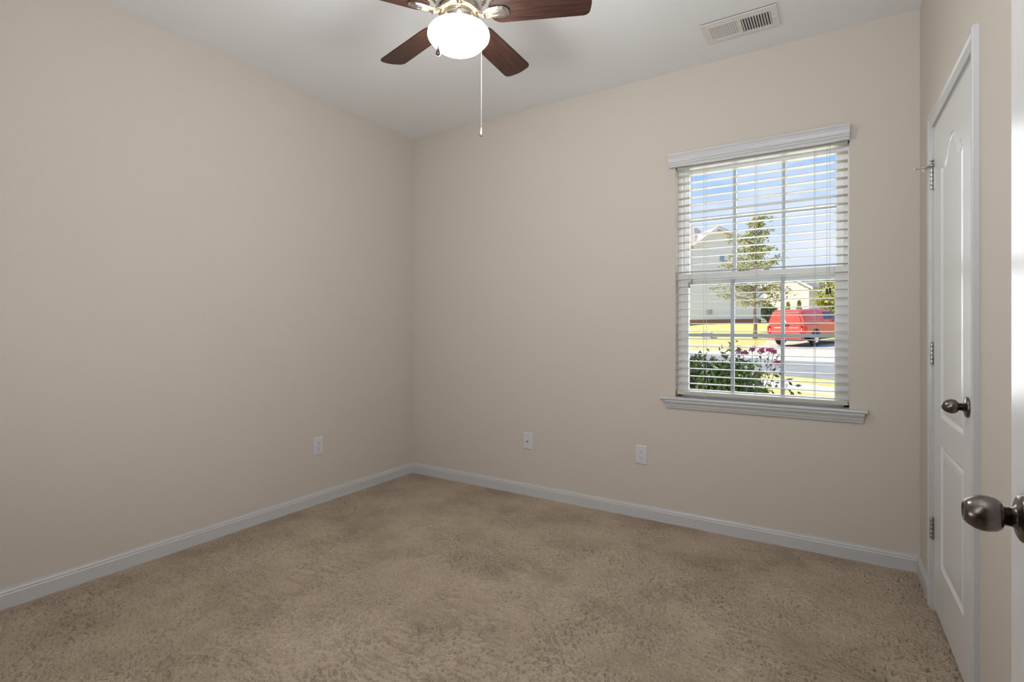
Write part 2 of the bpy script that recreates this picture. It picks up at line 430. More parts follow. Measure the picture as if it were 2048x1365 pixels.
# ---- closet door: two moulded panels, the upper one with a cathedral top
def panel_loop(s0, s1, z0, z1, arch, inset, k=24):
    pts = [(s0 + inset, z0 + inset), (s1 - inset, z0 + inset)]
    if not arch:
        pts += [(s1 - inset, z1 - inset), (s0 + inset, z1 - inset)]
        return pts
    a, b = s1 - inset, s0 + inset
    for i in range(k + 1):
        t = i / k
        q = a + (b - a) * t
        y = abs(2 * t - 1)
        c = 0.5 + 0.5 * math.cos(PI * min(1, max(0, (y - 0.12) / 0.72)))
        pts.append((q, z1 - inset * (1 - 0.25 * c) + arch * c))
    return pts
def door_slab(s0, s1, z0, z1, face, thick, panels):
    """moulded slab in local (s, n, z): a front face with profiled panels, a flat back"""
    bm = bmesh.new()
    outer = [bm.verts.new((s, face, z)) for s, z in ((s0, z0), (s1, z0), (s1, z1), (s0, z1))]
    eds = [bm.edges.new((outer[i], outer[(i + 1) % 4])) for i in range(4)]
    rings = []
    for (a, b, c, d, arch) in panels:
        loop = [bm.verts.new((s, face, z)) for s, z in panel_loop(a, b, c, d, arch, 0)]
        eds += [bm.edges.new((loop[i], loop[(i + 1) % len(loop)])) for i in range(len(loop))]
        rings.append((loop, (a, b, c, d, arch)))
    bmesh.ops.triangle_fill(bm, edges=eds, use_beauty=True)
    # remove the fill inside the panels, then build stepped profiles there
    def pip(p, loop):
        odd = False; n = len(loop)
        for i in range(n):
            a, b = loop[i].co, loop[(i + 1) % n].co
            if (a.z > p.z) != (b.z > p.z) and p.x < a.x + (p.z - a.z) * (b.x - a.x) / (b.z - a.z): odd = not odd
        return odd
    kill = []
    for f in bm.faces:
        vs = set(f.verts)
        for loop, P in rings:
            if vs <= set(loop) and pip(f.calc_center_median(), loop): kill.append(f)
    bmesh.ops.delete(bm, geom=kill, context='FACES_ONLY')
    for loop, P in rings:
        prev = loop
        for inset, dep in ((0.004, -0.004), (0.013, -0.0075), (0.019, -0.0075), (0.026, -0.0035), (0.040, -0.0015)):
            cur = [bm.verts.new((s, face + dep, z)) for s, z in panel_loop(*P[:4], P[4], inset)]
            for i in range(len(cur)):
                j = (i + 1) % len(cur)
                bm.faces.new((prev[i], prev[j], cur[j], cur[i]))
            prev = cur
        bm.faces.new(prev)
    bk = [bm.verts.new((s, face - thick, z)) for s, z in ((s0, z0), (s1, z0), (s1, z1), (s0, z1))]
    bm.faces.new(bk)
    for i in range(4):
        j = (i + 1) % 4
        bm.faces.new((outer[i], outer[j], bk[j], bk[i]))
    mb = MB()
    bm.verts.index_update()
    mb.add([v.co.copy() for v in bm.verts], [[v.index for v in f.verts] for f in bm.faces])
    bm.free()
    return mb
KNOB = [(0.0, 0.067), (0.006, 0.0665), (0.0115, 0.064), (0.0175, 0.058), (0.0215, 0.050), (0.0236, 0.042), (0.0228, 0.034), (0.0195, 0.028), (0.0148, 0.0255), (0.0122, 0.0245), (0.0118, 0.0165), (0.0135, 0.0130), (0.0190, 0.0100), (0.0270, 0.0085), (0.0310, 0.0070), (0.0328, 0.0040), (0.0330, 0.0)]
KNOB2 = [(0.0, 0.0655), (0.0095, 0.0655), (0.0105, 0.067), (0.0125, 0.067), (0.0170, 0.063), (0.0215, 0.056), (0.0238, 0.048), (0.0238, 0.041), (0.0222, 0.033), (0.0190, 0.028), (0.0152, 0.0262), (0.0125, 0.0255), (0.0125, 0.0180), (0.0140, 0.0140), (0.0180, 0.0120), (0.0250, 0.0115), (0.0285, 0.0100), (0.0310, 0.0080), (0.0318, 0.0045), (0.0328, 0.0040), (0.0330, 0.0)]
def knob_at(prof, base, d, name, parent, lab=None):
    """lathe turned about an axis d starting at base; the rose and the grip are two meshes"""
    d = Vector(d).normalized(); a = Vector((0, 0, 1)); b = d.cross(a).normalized()
    cut = next(i for i, (r, h) in enumerate(prof) if h < 0.0185)
    def mk(p):
        q = MB(); q.lathe(p, (0, 0, 0), 'Z', 40)
        return q.map(lambda v: Vector(base) + b * v.x + a * v.y + d * v.z)
    g = mk(prof[:cut + 1]).build(name, m_knob, parent)
    mk([(0.0, prof[cut][1])] + prof[cut:]).build('rose', m_knob, g)
    return g
def hinge(parent, z):
    h = MB(); zz = z - 0.0445
    for i in range(5):
        h.lathe([(0.0, zz + 0.0004), (0.0062, zz + 0.0004), (0.0066, zz + 0.0016), (0.0066, zz + 0.0160), (0.0062, zz + 0.0172), (0.0, zz + 0.0172)], RW(0.394, 0.0085, 0), 'Z', 14)
        zz += 0.0178
    h.v = h.v
    l = MB().box((0.3955, -0.001, z - 0.0445), (0.412, 0.0035, z + 0.0445)); rw(l); h.add(l.v, l.f)
    h.lathe([(0.0, z + 0.0445), (0.0045, z + 0.0445), (0.0055, z + 0.0475), (0.0, z + 0.050)], RW(0.394, 0.0085, 0), 'Z', 14)
    return h.build('hinge', m_steel, parent)
d1 = thing('door_1', RW(0.74, 0.0, 0.015), 'white closet door with two moulded panels and an arched top', 'door', kind='structure')
rw(door_slab(DS0 + 0.005, DS1 - 0.006, 0.018, DZ1 - 0.007, 0.001, 0.035, [(0.552, 0.948, 0.830, 1.822, 0.075), (0.552, 0.948, 0.232, 0.722, 0)])).build('door_panel', m_door, d1)
for z in (1.817, 1.078, 0.342):
    hinge(d1, z)
kb = knob_at(KNOB, RW(1.016, 0.001, 0.931), RN, 'door_knob', d1)
# hinge pin door stop on the top hinge
ds = thing('door_stop', RW(0.394, 0.0085, 1.866), 'small metal hinge pin door stop with pale tips on the top closet hinge', 'door stop')
zt = 1.872
q = MB(); q.lathe([(0.0, zt - 0.004), (0.010, zt - 0.004), (0.010, zt + 0.004), (0.004, zt + 0.006), (0.0035, zt + 0.018), (0.009, zt + 0.020), (0.009, zt + 0.023), (0.0, zt + 0.024)], RW(0.394, 0.0085, 0), 'Z', 16)
q.build('pin', m_steel, ds)
arm_a = RW(0.394, 0.0085, zt); arm_b = RW(0.385, 0.062, zt - 0.004)
q = MB().tube([arm_a, arm_a.lerp(arm_b, 0.5), arm_b], 0.0032, 8); q.build('rod', m_steel, ds)
q = MB().tube([arm_b, arm_b + Vector((-0.004, 0.001, -0.001))], 0.006, 10); q.build('bumper', m_rubber, ds)
arm_c = RW(0.372, 0.030, zt - 0.010)
q = MB().prism([arm_a + Vector((0, 0, 0.003)), arm_c + Vector((0, 0, 0.004)), arm_c + Vector((0, 0, -0.004)), arm_a + Vector((0, 0, -0.003))], RS * 0.006); q.build('bracket', m_steel, ds)
q = MB().tube([arm_c, arm_c + RN * 0.006], 0.006, 10); q.build('bumper', m_rubber, ds)

# ---- entry door, swung open against the right wall
EDX, EDY0, EDY1 = 0.2136, 0.118, 1.034
d2 = thing('door_2', (EDX + 0.0175, EDY0, 0.02), 'white entry door standing open at the right edge of the view', 'door', kind='structure')
sl = door_slab(0.0, EDY1 - EDY0, 0.020, 2.03, 0.0, 0.035, [(0.14, EDY1 - EDY0 - 0.14, 0.83, 1.80, 0.075), (0.14, EDY1 - EDY0 - 0.14, 0.23, 0.72, 0)])
sl.map(lambda p: Vector((EDX - p.y, EDY0 + p.x, p.z))).build('door_panel', m_door, d2)
knob_at(KNOB2, (EDX, 0.951, 0.927), (-1, 0, 0), 'door_knob', d2)
knob_at(KNOB2, (EDX + 0.035, 0.951, 0.927), (1, 0, 0), 'door_knob', d2)

# ================================================================ window
w1 = thing('window_1', ((WX0 + WX1) / 2, YB + 0.10, WZ0), 'white vinyl sash window with three by two grilles in each sash', 'window', kind='structure')
FY0, FY1 = YB + 0.068, YB + 0.132
fr = MB()
for a, b in [((WX0, FY0, WZ0), (WX0 + 0.024, FY1, WZ1)), ((WX1 - 0.024, FY0, WZ0), (WX1, FY1, WZ1)), ((WX0, FY0, WZ0), (WX1, FY1, WZ0 + 0.010)), ((WX0, FY0, WZ1 - 0.024), (WX1, FY1, WZ1))]:
    fr.box(a, b)
fr.build('window_frame', m_vinyl, w1)
def sash(name, x0, x1, z0, z1, gx0, gx1, gz0, gz1, y0, y1, vb, hb, yg):
    s = MB()
    s.box((x0, y0, z0), (gx0, y1, z1)).box((gx1, y0, z0), (x1, y1, z1)).box((gx0, y0, z0), (gx1, y1, gz0)).box((gx0, y0, gz1), (gx1, y1, z1))
    so = s.build(name, m_vinyl, w1, bevel=0.002)
    g = MB().box((gx0 - 0.004, yg - 0.003, gz0 - 0.004), (gx1 + 0.004, yg + 0.003, gz1 + 0.004)); g.build('pane', m_pane, so)
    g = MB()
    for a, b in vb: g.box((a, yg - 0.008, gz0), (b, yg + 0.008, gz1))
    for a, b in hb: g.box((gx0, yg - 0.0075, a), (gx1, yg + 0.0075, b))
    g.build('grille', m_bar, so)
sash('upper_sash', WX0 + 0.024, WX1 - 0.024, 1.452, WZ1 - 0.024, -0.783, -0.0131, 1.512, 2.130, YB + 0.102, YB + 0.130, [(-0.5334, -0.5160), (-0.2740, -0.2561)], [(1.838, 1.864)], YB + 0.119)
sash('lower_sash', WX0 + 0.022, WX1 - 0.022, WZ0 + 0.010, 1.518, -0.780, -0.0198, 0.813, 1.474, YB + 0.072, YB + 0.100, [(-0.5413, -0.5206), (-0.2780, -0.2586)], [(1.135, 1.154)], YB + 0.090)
lk = MB().box((-0.43, YB + 0.074, 1.518), (-0.37, YB + 0.098, 1.524)).box((-0.415, YB + 0.078, 1.524), (-0.375, YB + 0.088, 1.532))
lk.build('sash_lock', m_vinyl, w1)
# painted drywall returns of the opening are part of wall_back; the stool and apron below it
st = MB()
SP = [(-0.066, 0), (0.031, 0), (0.0355, 0.004), (0.037, 0.009), (0.0355, 0.0145), (0.031, 0.018), (-0.066, 0.018)]
st.loft([[(-0.922, YB - n, 0.752 + z) for n, z in SP if n > 0] + [(-0.922, YB, 0.770), (-0.922, YB, 0.752)],
         [(0.123, YB - n, 0.752 + z) for n, z in SP if n > 0] + [(0.123, YB, 0.770), (0.123, YB, 0.752)]])
st.box((WX0, YB - 0.002, 0.752), (WX1, YB + 0.068, 0.770))
tag(st.build('trim_4', m_trim), 'white window stool projecting below the blind', 'window sill', kind='structure')
APR = [(0, 0.700), (0.009, 0.700), (0.012, 0.704), (0.013, 0.710), (0.017, 0.717), (0.019, 0.726), (0.026, 0.737), (0.030, 0.742), (0.030, 0.752), (0, 0.752)]
ap = MB().loft([[(-0.889 - 0.3 * n, YB - n, z) for n, z in APR], [(0.102 + 0.3 * n, YB - n, z) for n, z in APR]])
tag(ap.build('trim_5', m_trim), 'white moulded apron under the window stool', 'window apron', kind='structure')

# ---- window blind
bl = thing('window_blind', ((WX0 + WX1) / 2, YB, WZ1), 'white horizontal slat blind with moulded valance hanging in the window', 'blind')
VP = [(0.0, 2.156), (0.030, 2.156), (0.030, 2.168), (0.0335, 2.170), (0.0335, 2.182), (0.037, 2.184), (0.0375, 2.193), (0.040, 2.203), (0.045, 2.216), (0.0495, 2.224), (0.050, 2.232), (0.0, 2.2325)]
v = MB().loft([[(-0.866 - 0.30 * n, YB - n, z) for n, z in VP], [(0.0415 + 0.14 * n, YB - n, z) for n, z in VP]])
v.build('valance', m_trim, bl)
SX0, SX1, SY0, SY1 = -0.833, 0.038, YB + 0.006, YB + 0.056
MB().box((SX0, SY0, 2.146), (SX1, SY1, WZ1)).build('headrail', m_slat, bl, bevel=0.002)
MB().box((SX0, SY0 + 0.002, 0.784), (SX1, SY1 - 0.002, 0.807)).build('bottom_rail', m_slat, bl, bevel=0.004)
def slat_mesh():
    n = 8; lo = []; hi = []
    for i in range(n + 1):
        t = i / n; y = SY0 + (SY1 - SY0) * t; c = 0.0022 * (1 - (2 * t - 1) ** 2)
        lo.append((y, c - 0.0013)); hi.append((y, c + 0.0013))
    loop = lo + hi[::-1]
    return MB().loft([[(SX0, y, z) for y, z in loop], [(SX1, y, z) for y, z in loop]], smooth=False)
s0 = slat_mesh().map(lambda p: p + WLOC[bl.name]).map(lambda p: p - Vector((0, 0, WLOC[bl.name].z)))
# (mesh is kept in the blind's own coordinates; each slat is placed by its height)
s0 = slat_mesh()
s0.v = [(p[0] - bl.location.x, p[1] - bl.location.y, p[2]) for p in s0.v]
me_off = Vector((0, 0, 0))
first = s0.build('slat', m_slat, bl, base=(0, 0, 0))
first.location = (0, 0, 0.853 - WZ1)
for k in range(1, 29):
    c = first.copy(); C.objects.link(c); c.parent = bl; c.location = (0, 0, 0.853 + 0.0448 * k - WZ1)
for x in (-0.677, -0.400, -0.1125):
    lad = MB()
    lad.tube([(x, SY0 - 0.0015, 2.15), (x, SY0 - 0.0015, 0.80)], 0.0009, 5).tube([(x + 0.004, SY1 + 0.0015, 2.15), (x + 0.004, SY1 + 0.0015, 0.80)], 0.0009, 5)
    for k in range(29):
        z = 0.853 + 0.0448 * k - 0.0022
        lad.tube([(x, SY0 - 0.0015, z), (x + 0.004, SY1 + 0.0015, z)], 0.0006, 4)
    lad.tube([(x + 0.002, SY0 + 0.004, 0.784), (x + 0.002, SY0 + 0.004, 0.780)], 0.004, 8)
    lad.build('ladder_cord', m_cord, bl)
def pull(x, z_end, prof, mt, nm, y):
    c = MB().tube([(x, y, 2.16), (x + 0.0006, y - 0.001, 1.8), (x, y, z_end)], 0.0010, 5).build('pull_cord', m_cord, bl)
    MB().lathe([(r, z_end + h) for r, h in prof], (x, y, 0), 'Z', 14).build(nm, mt, c)
TS = [(0.0, 0.001), (0.0040, 0.0), (0.0062, -0.004), (0.0048, -0.011), (0.0050, -0.018), (0.0072, -0.028), (0.0070, -0.030), (0.0, -0.030)]
pull(-0.0545, 1.394, TS, m_tassel, 'tassel', YB - 0.002)
pull(-0.0412, 1.397, TS, m_tassel, 'tassel', YB - 0.002)
pull(-0.7440, 1.478, TS, m_tassel2, 'tassel', YB - 0.002)
pull(-0.7590, 1.457, TS, m_tassel2, 'tassel', YB - 0.002)

# ================================================================ wall plates
def plate_parts(root, kind, place):
    """place: local (a along the wall, out, up) about the plate centre -> world"""
    p = MB().box((-0.0375, 0, -0.0595), (0.0375, 0.003, 0.0595)); 
    p2 = MB().loft([[(-0.0375, 0.0025, -0.0595), (0.0375, 0.0025, -0.0595), (0.0375, 0.0025, 0.0595), (-0.0375, 0.0025, 0.0595)],
                    [(-0.0325, 0.0065, -0.0545), (0.0325, 0.0065, -0.0545), (0.0325, 0.0065, 0.0545), (-0.0325, 0.0065, 0.0545)]])
    p.add(p2.v, p2.f)
    p.map(place).build('cover_plate', m_plate, root)
    if kind == 'outlet':
        for zc in (0.0195, -0.0195):
            r = MB()
            pts = []
            for i in range(24):
                a = 2 * PI * i / 24
                pts.append((max(-0.0165, min(0.0165, 0.0175 * math.cos(a))), 0.006, zc + max(-0.0140, min(0.0140, 0.0165 * math.sin(a)))))
            r.prism(pts, (0, 0.0025, 0))
            ro = r.map(place).build('receptacle', m_plate, root)
            s = MB()
            s.box((-0.0075, 0.0082, zc + 0.0005), (-0.0055, 0.0088, zc + 0.0085)).box((0.0055, 0.0082, zc + 0.0015), (0.0075, 0.0088, zc + 0.0080))
            s.lathe([(0.0, 0.0082), (0.0026, 0.0082), (0.0026, 0.0088), (0.0, 0.0088)], (0, 0, zc - 0.0065), 'Y', 12)
            s.map(place).build('slot', m_dark, ro)
        s = MB().lathe([(0.0, 0.0062), (0.0032, 0.0062), (0.0026, 0.0075), (0.0, 0.0075)], (0, 0, 0), 'Y', 12); s.map(place).build('screw', m_plate, root)
    else:
        s = MB().lathe([(0.0, 0.006), (0.0065, 0.006), (0.0065, 0.009), (0.0048, 0.009), (0.0048, 0.015), (0.0, 0.015)], (0, 0, 0.001), 'Y', 14); cj = s.map(place).build('coax_jack', m_steel, root)
        s = MB().lathe([(0.0, 0.0151), (0.0030, 0.0151), (0.0030, 0.0156), (0.0, 0.0156)], (0, 0, 0.001), 'Y', 12); s.map(place).build('socket_hole', m_dark, cj)
        for zc in (0.042, -0.042):
            s = MB().lathe([(0.0, 0.0062), (0.0030, 0.0062), (0.0026, 0.0078), (0.0, 0.0078)], (0, 0, zc), 'Y', 12); s.map(place).build('screw', m_steel, root)
c = Vector((XL, 2.2822, 0.387))
r_ = thing('wall_outlet', c - Vector((0, 0, 0.06)), 'white duplex outlet on the left wall near the corner', 'outlet')
plate_parts(r_, 'outlet', lambda p: Vector((c.x + p.y, c.y + p.x, c.z + p.z)))
c2 = Vector((-1.0500, YB, 0.3910))
r_ = thing('wall_outlet', c2 - Vector((0, 0, 0.06)), 'white duplex outlet on the window wall left below the window', 'outlet')
plate_parts(r_, 'outlet', lambda p: Vector((c2.x + p.x, c2.y - p.y, c2.z + p.z)))
c3 = Vector((-1.8733, YB, 0.3820))
r_ = thing('cable_plate', c3 - Vector((0, 0, 0.06)), 'white cable jack plate on the window wall near the far corner', 'wall plate')
plate_parts(r_, 'coax', lambda p: Vector((c3.x + p.x, c3.y - p.y, c3.z + p.z)))

# ================================================================ ceiling vent
vn = thing('ceiling_vent', (-0.432, 2.873, H), 'white two-way register vent on the ceiling above the window', 'vent')
VX0, VX1, VY0, VY1 = -0.607, -0.255, 2.774, 2.972
gx0, gx1, gy0, gy1 = -0.571, -0.286, 2.818, 2.948
gm0, gm1 = -0.436, -0.422
v = MB()
zf0, zf1 = H - 0.0085, H - 0.0045
for a, b in [((VX0, VY0), (gx0, VY1)), ((gx1, VY0), (VX1, VY1)), ((gx0, VY0), (gx1, gy0)), ((gx0, gy1), (gx1, VY1)), ((gm0, gy0), (gm1, gy1))]:
    v.box((a[0], a[1], zf0), (b[0], b[1], zf1))
# sloped rim up to the ceiling
v.loft([[(VX0, VY0, zf1), (VX0, VY1, zf1), (VX1, VY1, zf1), (VX1, VY0, zf1)], [(VX0 - 0.003, VY0, H), (VX0 - 0.003, VY1 + 0.003, H), (VX1 + 0.003, VY1 + 0.003, H), (VX1 + 0.003, VY0, H)]], cap=False, closed=False)
v.build('vent_frame', m_vent, vn)
MB().box((VX0 + 0.002, VY0 + 0.003, zf1), (VX1 - 0.002, VY0 + 0.012, H - 0.0002)).build('shadow_strip', m_dark, vn)  # dark strip colours in the shadow along the vent's near edge
MB().box((gx0, gy0, H - 0.0012), (gx1, gy1, H - 0.0002)).build('duct_opening', m_dark, vn)
def louvre(x0, x1, n, tilt):
    for i in range(n):
        x = x0 + (x1 - x0) * (i + 0.5) / n
        l = MB().box((-0.0056, gy0, -0.0004), (0.0056, gy1, 0.0004))
        ca, sa = math.cos(tilt), math.sin(tilt)
        l.map(lambda p: Vector((x + ca * p.x - sa * p.z, p.y, H - 0.0056 + sa * p.x + ca * p.z))).build('louvre', m_vent, vn)
louvre(gx0, gm0, 11, 0.34); louvre(gm1, gx1, 11, -0.70)
MB().box((-0.281, 2.876, H - 0.0105), (-0.262, 2.881, H - 0.0085)).build('damper_lever', m_vent, vn)
for x, y in ((-0.588, 2.917), (-0.272, 2.906)):
    MB().lathe([(0.0, H - 0.0085), (0.0024, H - 0.0085), (0.0022, H - 0.0096), (0.0, H - 0.0098)], (x, y, 0), 'Z', 12).build('screw', m_steel, vn)

# ================================================================ ceiling fan
HX, HY, ZB = -1.301, 1.662, 2.445
fan = thing('ceiling_fan', (HX, HY, H), 'brushed nickel ceiling fan with dark wood blades and a lit white bowl lamp', 'ceiling fan')
B0 = (HX, HY, 0)
MB().lathe([(0.0, H), (0.078, H), (0.080, H - 0.004), (0.078, H - 0.03), (0.060, H - 0.05), (0.0, H - 0.05)], B0, 'Z', 40).build('canopy', m_nickel, fan)
mh = MB().lathe([(0.0, H - 0.045), (0.052, H - 0.045), (0.075, H - 0.055), (0.112, H - 0.075), (0.120, H - 0.095), (0.120, H - 0.205), (0.112, H - 0.222), (0.100, H - 0.232), (0.0, H - 0.232)], B0, 'Z', 48).build('motor_housing', m_nickel, fan)
rb = MB()
for i in range(40):
    a = 2 * PI * i / 40
    c_, s_ = math.cos(a), math.sin(a)
    rb.tube([(HX + 0.119 * c_, HY + 0.119 * s_, H - 0.19), (HX + 0.113 * c_, HY + 0.113 * s_, H - 0.219), (HX + 0.085 * c_, HY + 0.085 * s_, H - 0.236)], 0.0042, 6)
rb.build('cooling_fin', m_nickel, mh)
MB().lathe([(0.0, 2.515), (0.088, 2.515), (0.092, 2.508), (0.092, 2.470), (0.084, 2.455), (0.072, 2.448), (0.0, 2.448)], B0, 'Z', 40).build('flywheel', m_nickel, fan)
sh = MB().lathe([(0.0, 2.450), (0.060, 2.450), (0.064, 2.444), (0.064, 2.428), (0.058, 2.420), (0.058, 2.412), (0.078, 2.406), (0.080, 2.400), (0.080, 2.392), (0.0, 2.392)], B0, 'Z', 40).build('switch_housing', m_nickel, fan)
for k in range(3):
    a = 2 * PI * k / 3 + 0.5
    p = Vector((HX, HY, 2.398)); d = Vector((math.cos(a), math.sin(a), 0))
    MB().tube([p + d * 0.076, p + d * 0.092], 0.0028, 8).tube([p + d * 0.092, p + d * 0.097], 0.0058, 10).build('thumb_screw', m_nickel, sh)
# opal bowl
GP = [(0.066, 2.412), (0.068, 2.404), (0.078, 2.401), (0.098, 2.396), (0.114, 2.387), (0.123, 2.376), (0.1255, 2.364), (0.122, 2.352), (0.113, 2.341), (0.104, 2.331), (0.094, 2.321), (0.080, 2.312), (0.062, 2.305), (0.040, 2.3005), (0.018, 2.2985), (0.0, 2.298)]
MB().lathe([(0.0, 2.412)] + GP, B0, 'Z', 56).build('glass_bowl', m_globe, fan)
# blades (each with its blade iron)
def blade_outline(r0, r1, wr, wt, k=8):
    pts = []
    def arc(cx, cy, r, a0, a1):
        for i in range(k + 1):
            a = a0 + (a1 - a0) * i / k
            pts.append((cx + r * math.cos(a), cy + r * math.sin(a)))
    rc = 0.030
    arc(r0 + 0.050, -wr / 2 + 0.050, 0.050, PI, 1.5 * PI)
    arc(r1 - rc - 0.006, -wt / 2 + rc, rc, 1.5 * PI, 2 * PI - 0.14)
    for i in range(1, k):
        t = i / k; y = (-wt / 2 + rc) + (wt - 2 * rc) * t
        pts.append((r1 - 0.006 + 0.006 * (1 - (2 * t - 1) ** 2), y))
    arc(r1 - rc - 0.006, wt / 2 - rc, rc, 0.14, 0.5 * PI)
    arc(r0 + 0.050, wr / 2 - 0.050, 0.050, 0.5 * PI, PI)
    return pts
PITCH = math.radians(-12)
def pitch(p):
    c_, s_ = math.cos(PITCH), math.sin(PITCH)
    return Vector((p.x, c_ * p.y - s_ * p.z, s_ * p.y + c_ * p.z))
bo = MB().prism([(x, y, 0.0) for x, y in blade_outline(0.125, 0.532, 0.118, 0.134)], (0, 0, 0.0055))
bo.map(pitch)
blade = bo.build('blade', m_wood, fan, base=(0, 0, 0), bevel=0.0012)
blade.location = (0, 0, ZB - H)
A0 = math.radians(165.77)
blade.rotation_euler = (0, 0, A0)
ir = MB()
plate = [(0.100, -0.013), (0.112, -0.020), (0.130, -0.026), (0.165, -0.030), (0.186, -0.028), (0.203, -0.016), (0.208, 0.0), (0.203, 0.016), (0.186, 0.028), (0.165, 0.030), (0.130, 0.026), (0.112, 0.020), (0.100, 0.013)]
inner = [(0.106 + (x - 0.100) * 0.90, y * 0.74) for x, y in plate]
ir.loft([[pitch(Vector((x, y, -0.001))) for x, y in plate], [pitch(Vector((x, y, -0.005))) for x, y in plate], [pitch(Vector((x, y, -0.0105))) for x, y in inner]])
for y in (-0.009, 0.009):
    ir.tube([pitch(Vector((0.115, y * 0.7, -0.0100))), pitch(Vector((0.150, y, -0.0108))), pitch(Vector((0.186, y * 1.1, -0.0085)))], 0.0030, 6)
ir.tube([(0.078, 0, 0.012), (0.088, 0, 0.001), (0.098, 0, -0.008), (0.112, 0, -0.008)], [0.013, 0.012, 0.011, 0.012], 10)
iron = ir.build('blade_iron', m_nickel, blade, base=(0, 0, 0))
for k in range(1, 5):
    dup(blade, fan, rz=A0 - k * math.radians(72))
# pull chains
def chain(dx, dy, z1, lat, m):
    p0 = Vector((HX + 0.058 * dx, HY + 0.058 * dy, 2.418))
    p1 = Vector((HX + lat * dx, HY + lat * dy, 2.402))
    ch = MB().tube([p0, p0.lerp(p1, 0.5) + Vector((0, 0, 0.003)), p1, (p1.x, p1.y, 2.36), (p1.x, p1.y, z1 + 0.02)], 0.0010, 6)
    z = 2.395
    while z > z1 + 0.022:
        ch.lathe([(0.0, z + 0.0013), (0.0010, z + 0.0009), (0.0014, z), (0.0010, z - 0.0009), (0.0, z - 0.0013)], (p1.x, p1.y, 0), 'Z', 7)
        z -= 0.0050
    co = ch.build('pull_chain', m_nickel, fan)
    MB().lathe([(0.0, z1 + 0.024), (0.0022, z1 + 0.023), (0.0028, z1 + 0.016), (0.0066, z1 + 0.006), (0.0095, z1 - 0.004), (0.0088, z1 - 0.011), (0.0045, z1 - 0.014), (0.0, z1 - 0.0145)], (p1.x, p1.y, 0), 'Z', 18).build('chain_pull', m, co)
RT, FW = Vector((0.8467, 0.5321, 0)), Vector((-0.5321, 0.8467, 0))
d_ = (RT * -0.066 - FW * 0.118).normalized(); chain(d_.x, d_.y, 2.235, 0.135, m_knob)
d_ = (RT * 0.086 + FW * 0.112).normalized(); chain(d_.x, d_.y, 2.012, 0.141, m_nickel)

# ================================================================ outdoors
PROF = [(3.3, -0.35), (33.0, 0.27), (36.0, 0.46), (38.0, 0.75), (43.0, 1.62), (60, 2.0), (160, 3.0)]
def gz(y):
    if y <= PROF[0][0]: return PROF[0][1]
    for (a, b), (c_, d) in zip(PROF, PROF[1:]):
        if y <= c_: return b + (d - b) * (y - a) / (c_ - a)
    return PROF[-1][1]
g = MB()
ys = [-12, 3.3, 12, 22, 33.0, 36.0, 38.0, 43.0, 50, 60, 160]
for a, b in zip(ys, ys[1:]):
    g.add([(-70, a, gz(a)), (60, a, gz(a)), (60, b, gz(b)), (-70, b, gz(b))], [(0, 1, 2, 3)])
tag(g.build('ground_lawn', m_grass), 'dry yellow-green lawn rising from the window to the houses', 'lawn', kind='structure')
def strip(name, label, cat, m, poly, lift=0.03):
    top = [Vector((x, y, gz(y) + lift)) for x, y in poly]
    return tag(MB().prism(top, (0, 0, -0.2)).build(name, m), label, cat, kind='structure')
strip('street', 'grey asphalt street crossing outside the window', 'street', m_asphalt, [(-16.0, 27.6), (-5.49, 23.75), (-1.67, 21.16), (-0.13, 21.06), (6.0, 20.6), (6.0, 13.4), (-0.10, 15.42), (-1.26, 15.92), (-16, 22.2)])
strip('sidewalk', 'pale concrete sidewalk between lawn strips near the window', 'sidewalk', m_concrete, [(-8, 18.5), (-1.13, 14.35), (-0.09, 13.60), (6, 9.4), (6, 8.4), (-0.24, 12.46), (-1.01, 12.85), (-8, 17.0)])
strip('pavement', 'pale concrete apron on the far side of the street', 'pavement', m_concrete, [(-16.0, 30.1), (-6.08, 26.30), (-3.84, 27.25), (-4.01, 31.14), (-3.66, 32.98), (6.0, 32.98), (6.0, 20.6), (-0.13, 21.06), (-1.67, 21.16), (-5.49, 23.75), (-16.0, 27.6)], 0.032)
strip('driveway', 'pale concrete driveway under the red truck', 'driveway', m_concrete, [(-3.66, 32.98), (-3.79, 35.98), (6.0, 35.98), (6.0, 32.98)], 0.032)
strip('footpath', 'thin pale footpath across the far lawn', 'footpath', m_concrete, [(-16, 33.0), (-7.6, 32.9), (-4.6, 32.5), (-4.01, 31.14), (-4.6, 31.7), (-7.31, 31.7), (-16, 32.0)])
# outer shell of this house, so that it shades its own garden
sh_ = MB().box((-14.0, YO, -0.4), (XL - 0.12, YO + 0.02, 3.0)).box((XR + 0.20, YO, -0.4), (6.0, YO + 0.02, 3.0))
sh_.prism([(-14.2, YO + 0.35, 2.98), (6.2, YO + 0.35, 2.98), (6.2, -3, 4.7), (-14.2, -3, 4.7)], (0, 0, 0.1))
tag(sh_.build('exterior_wall', m_ext), 'outside walls and eaves of the house the room belongs to', 'house wall', kind='structure')

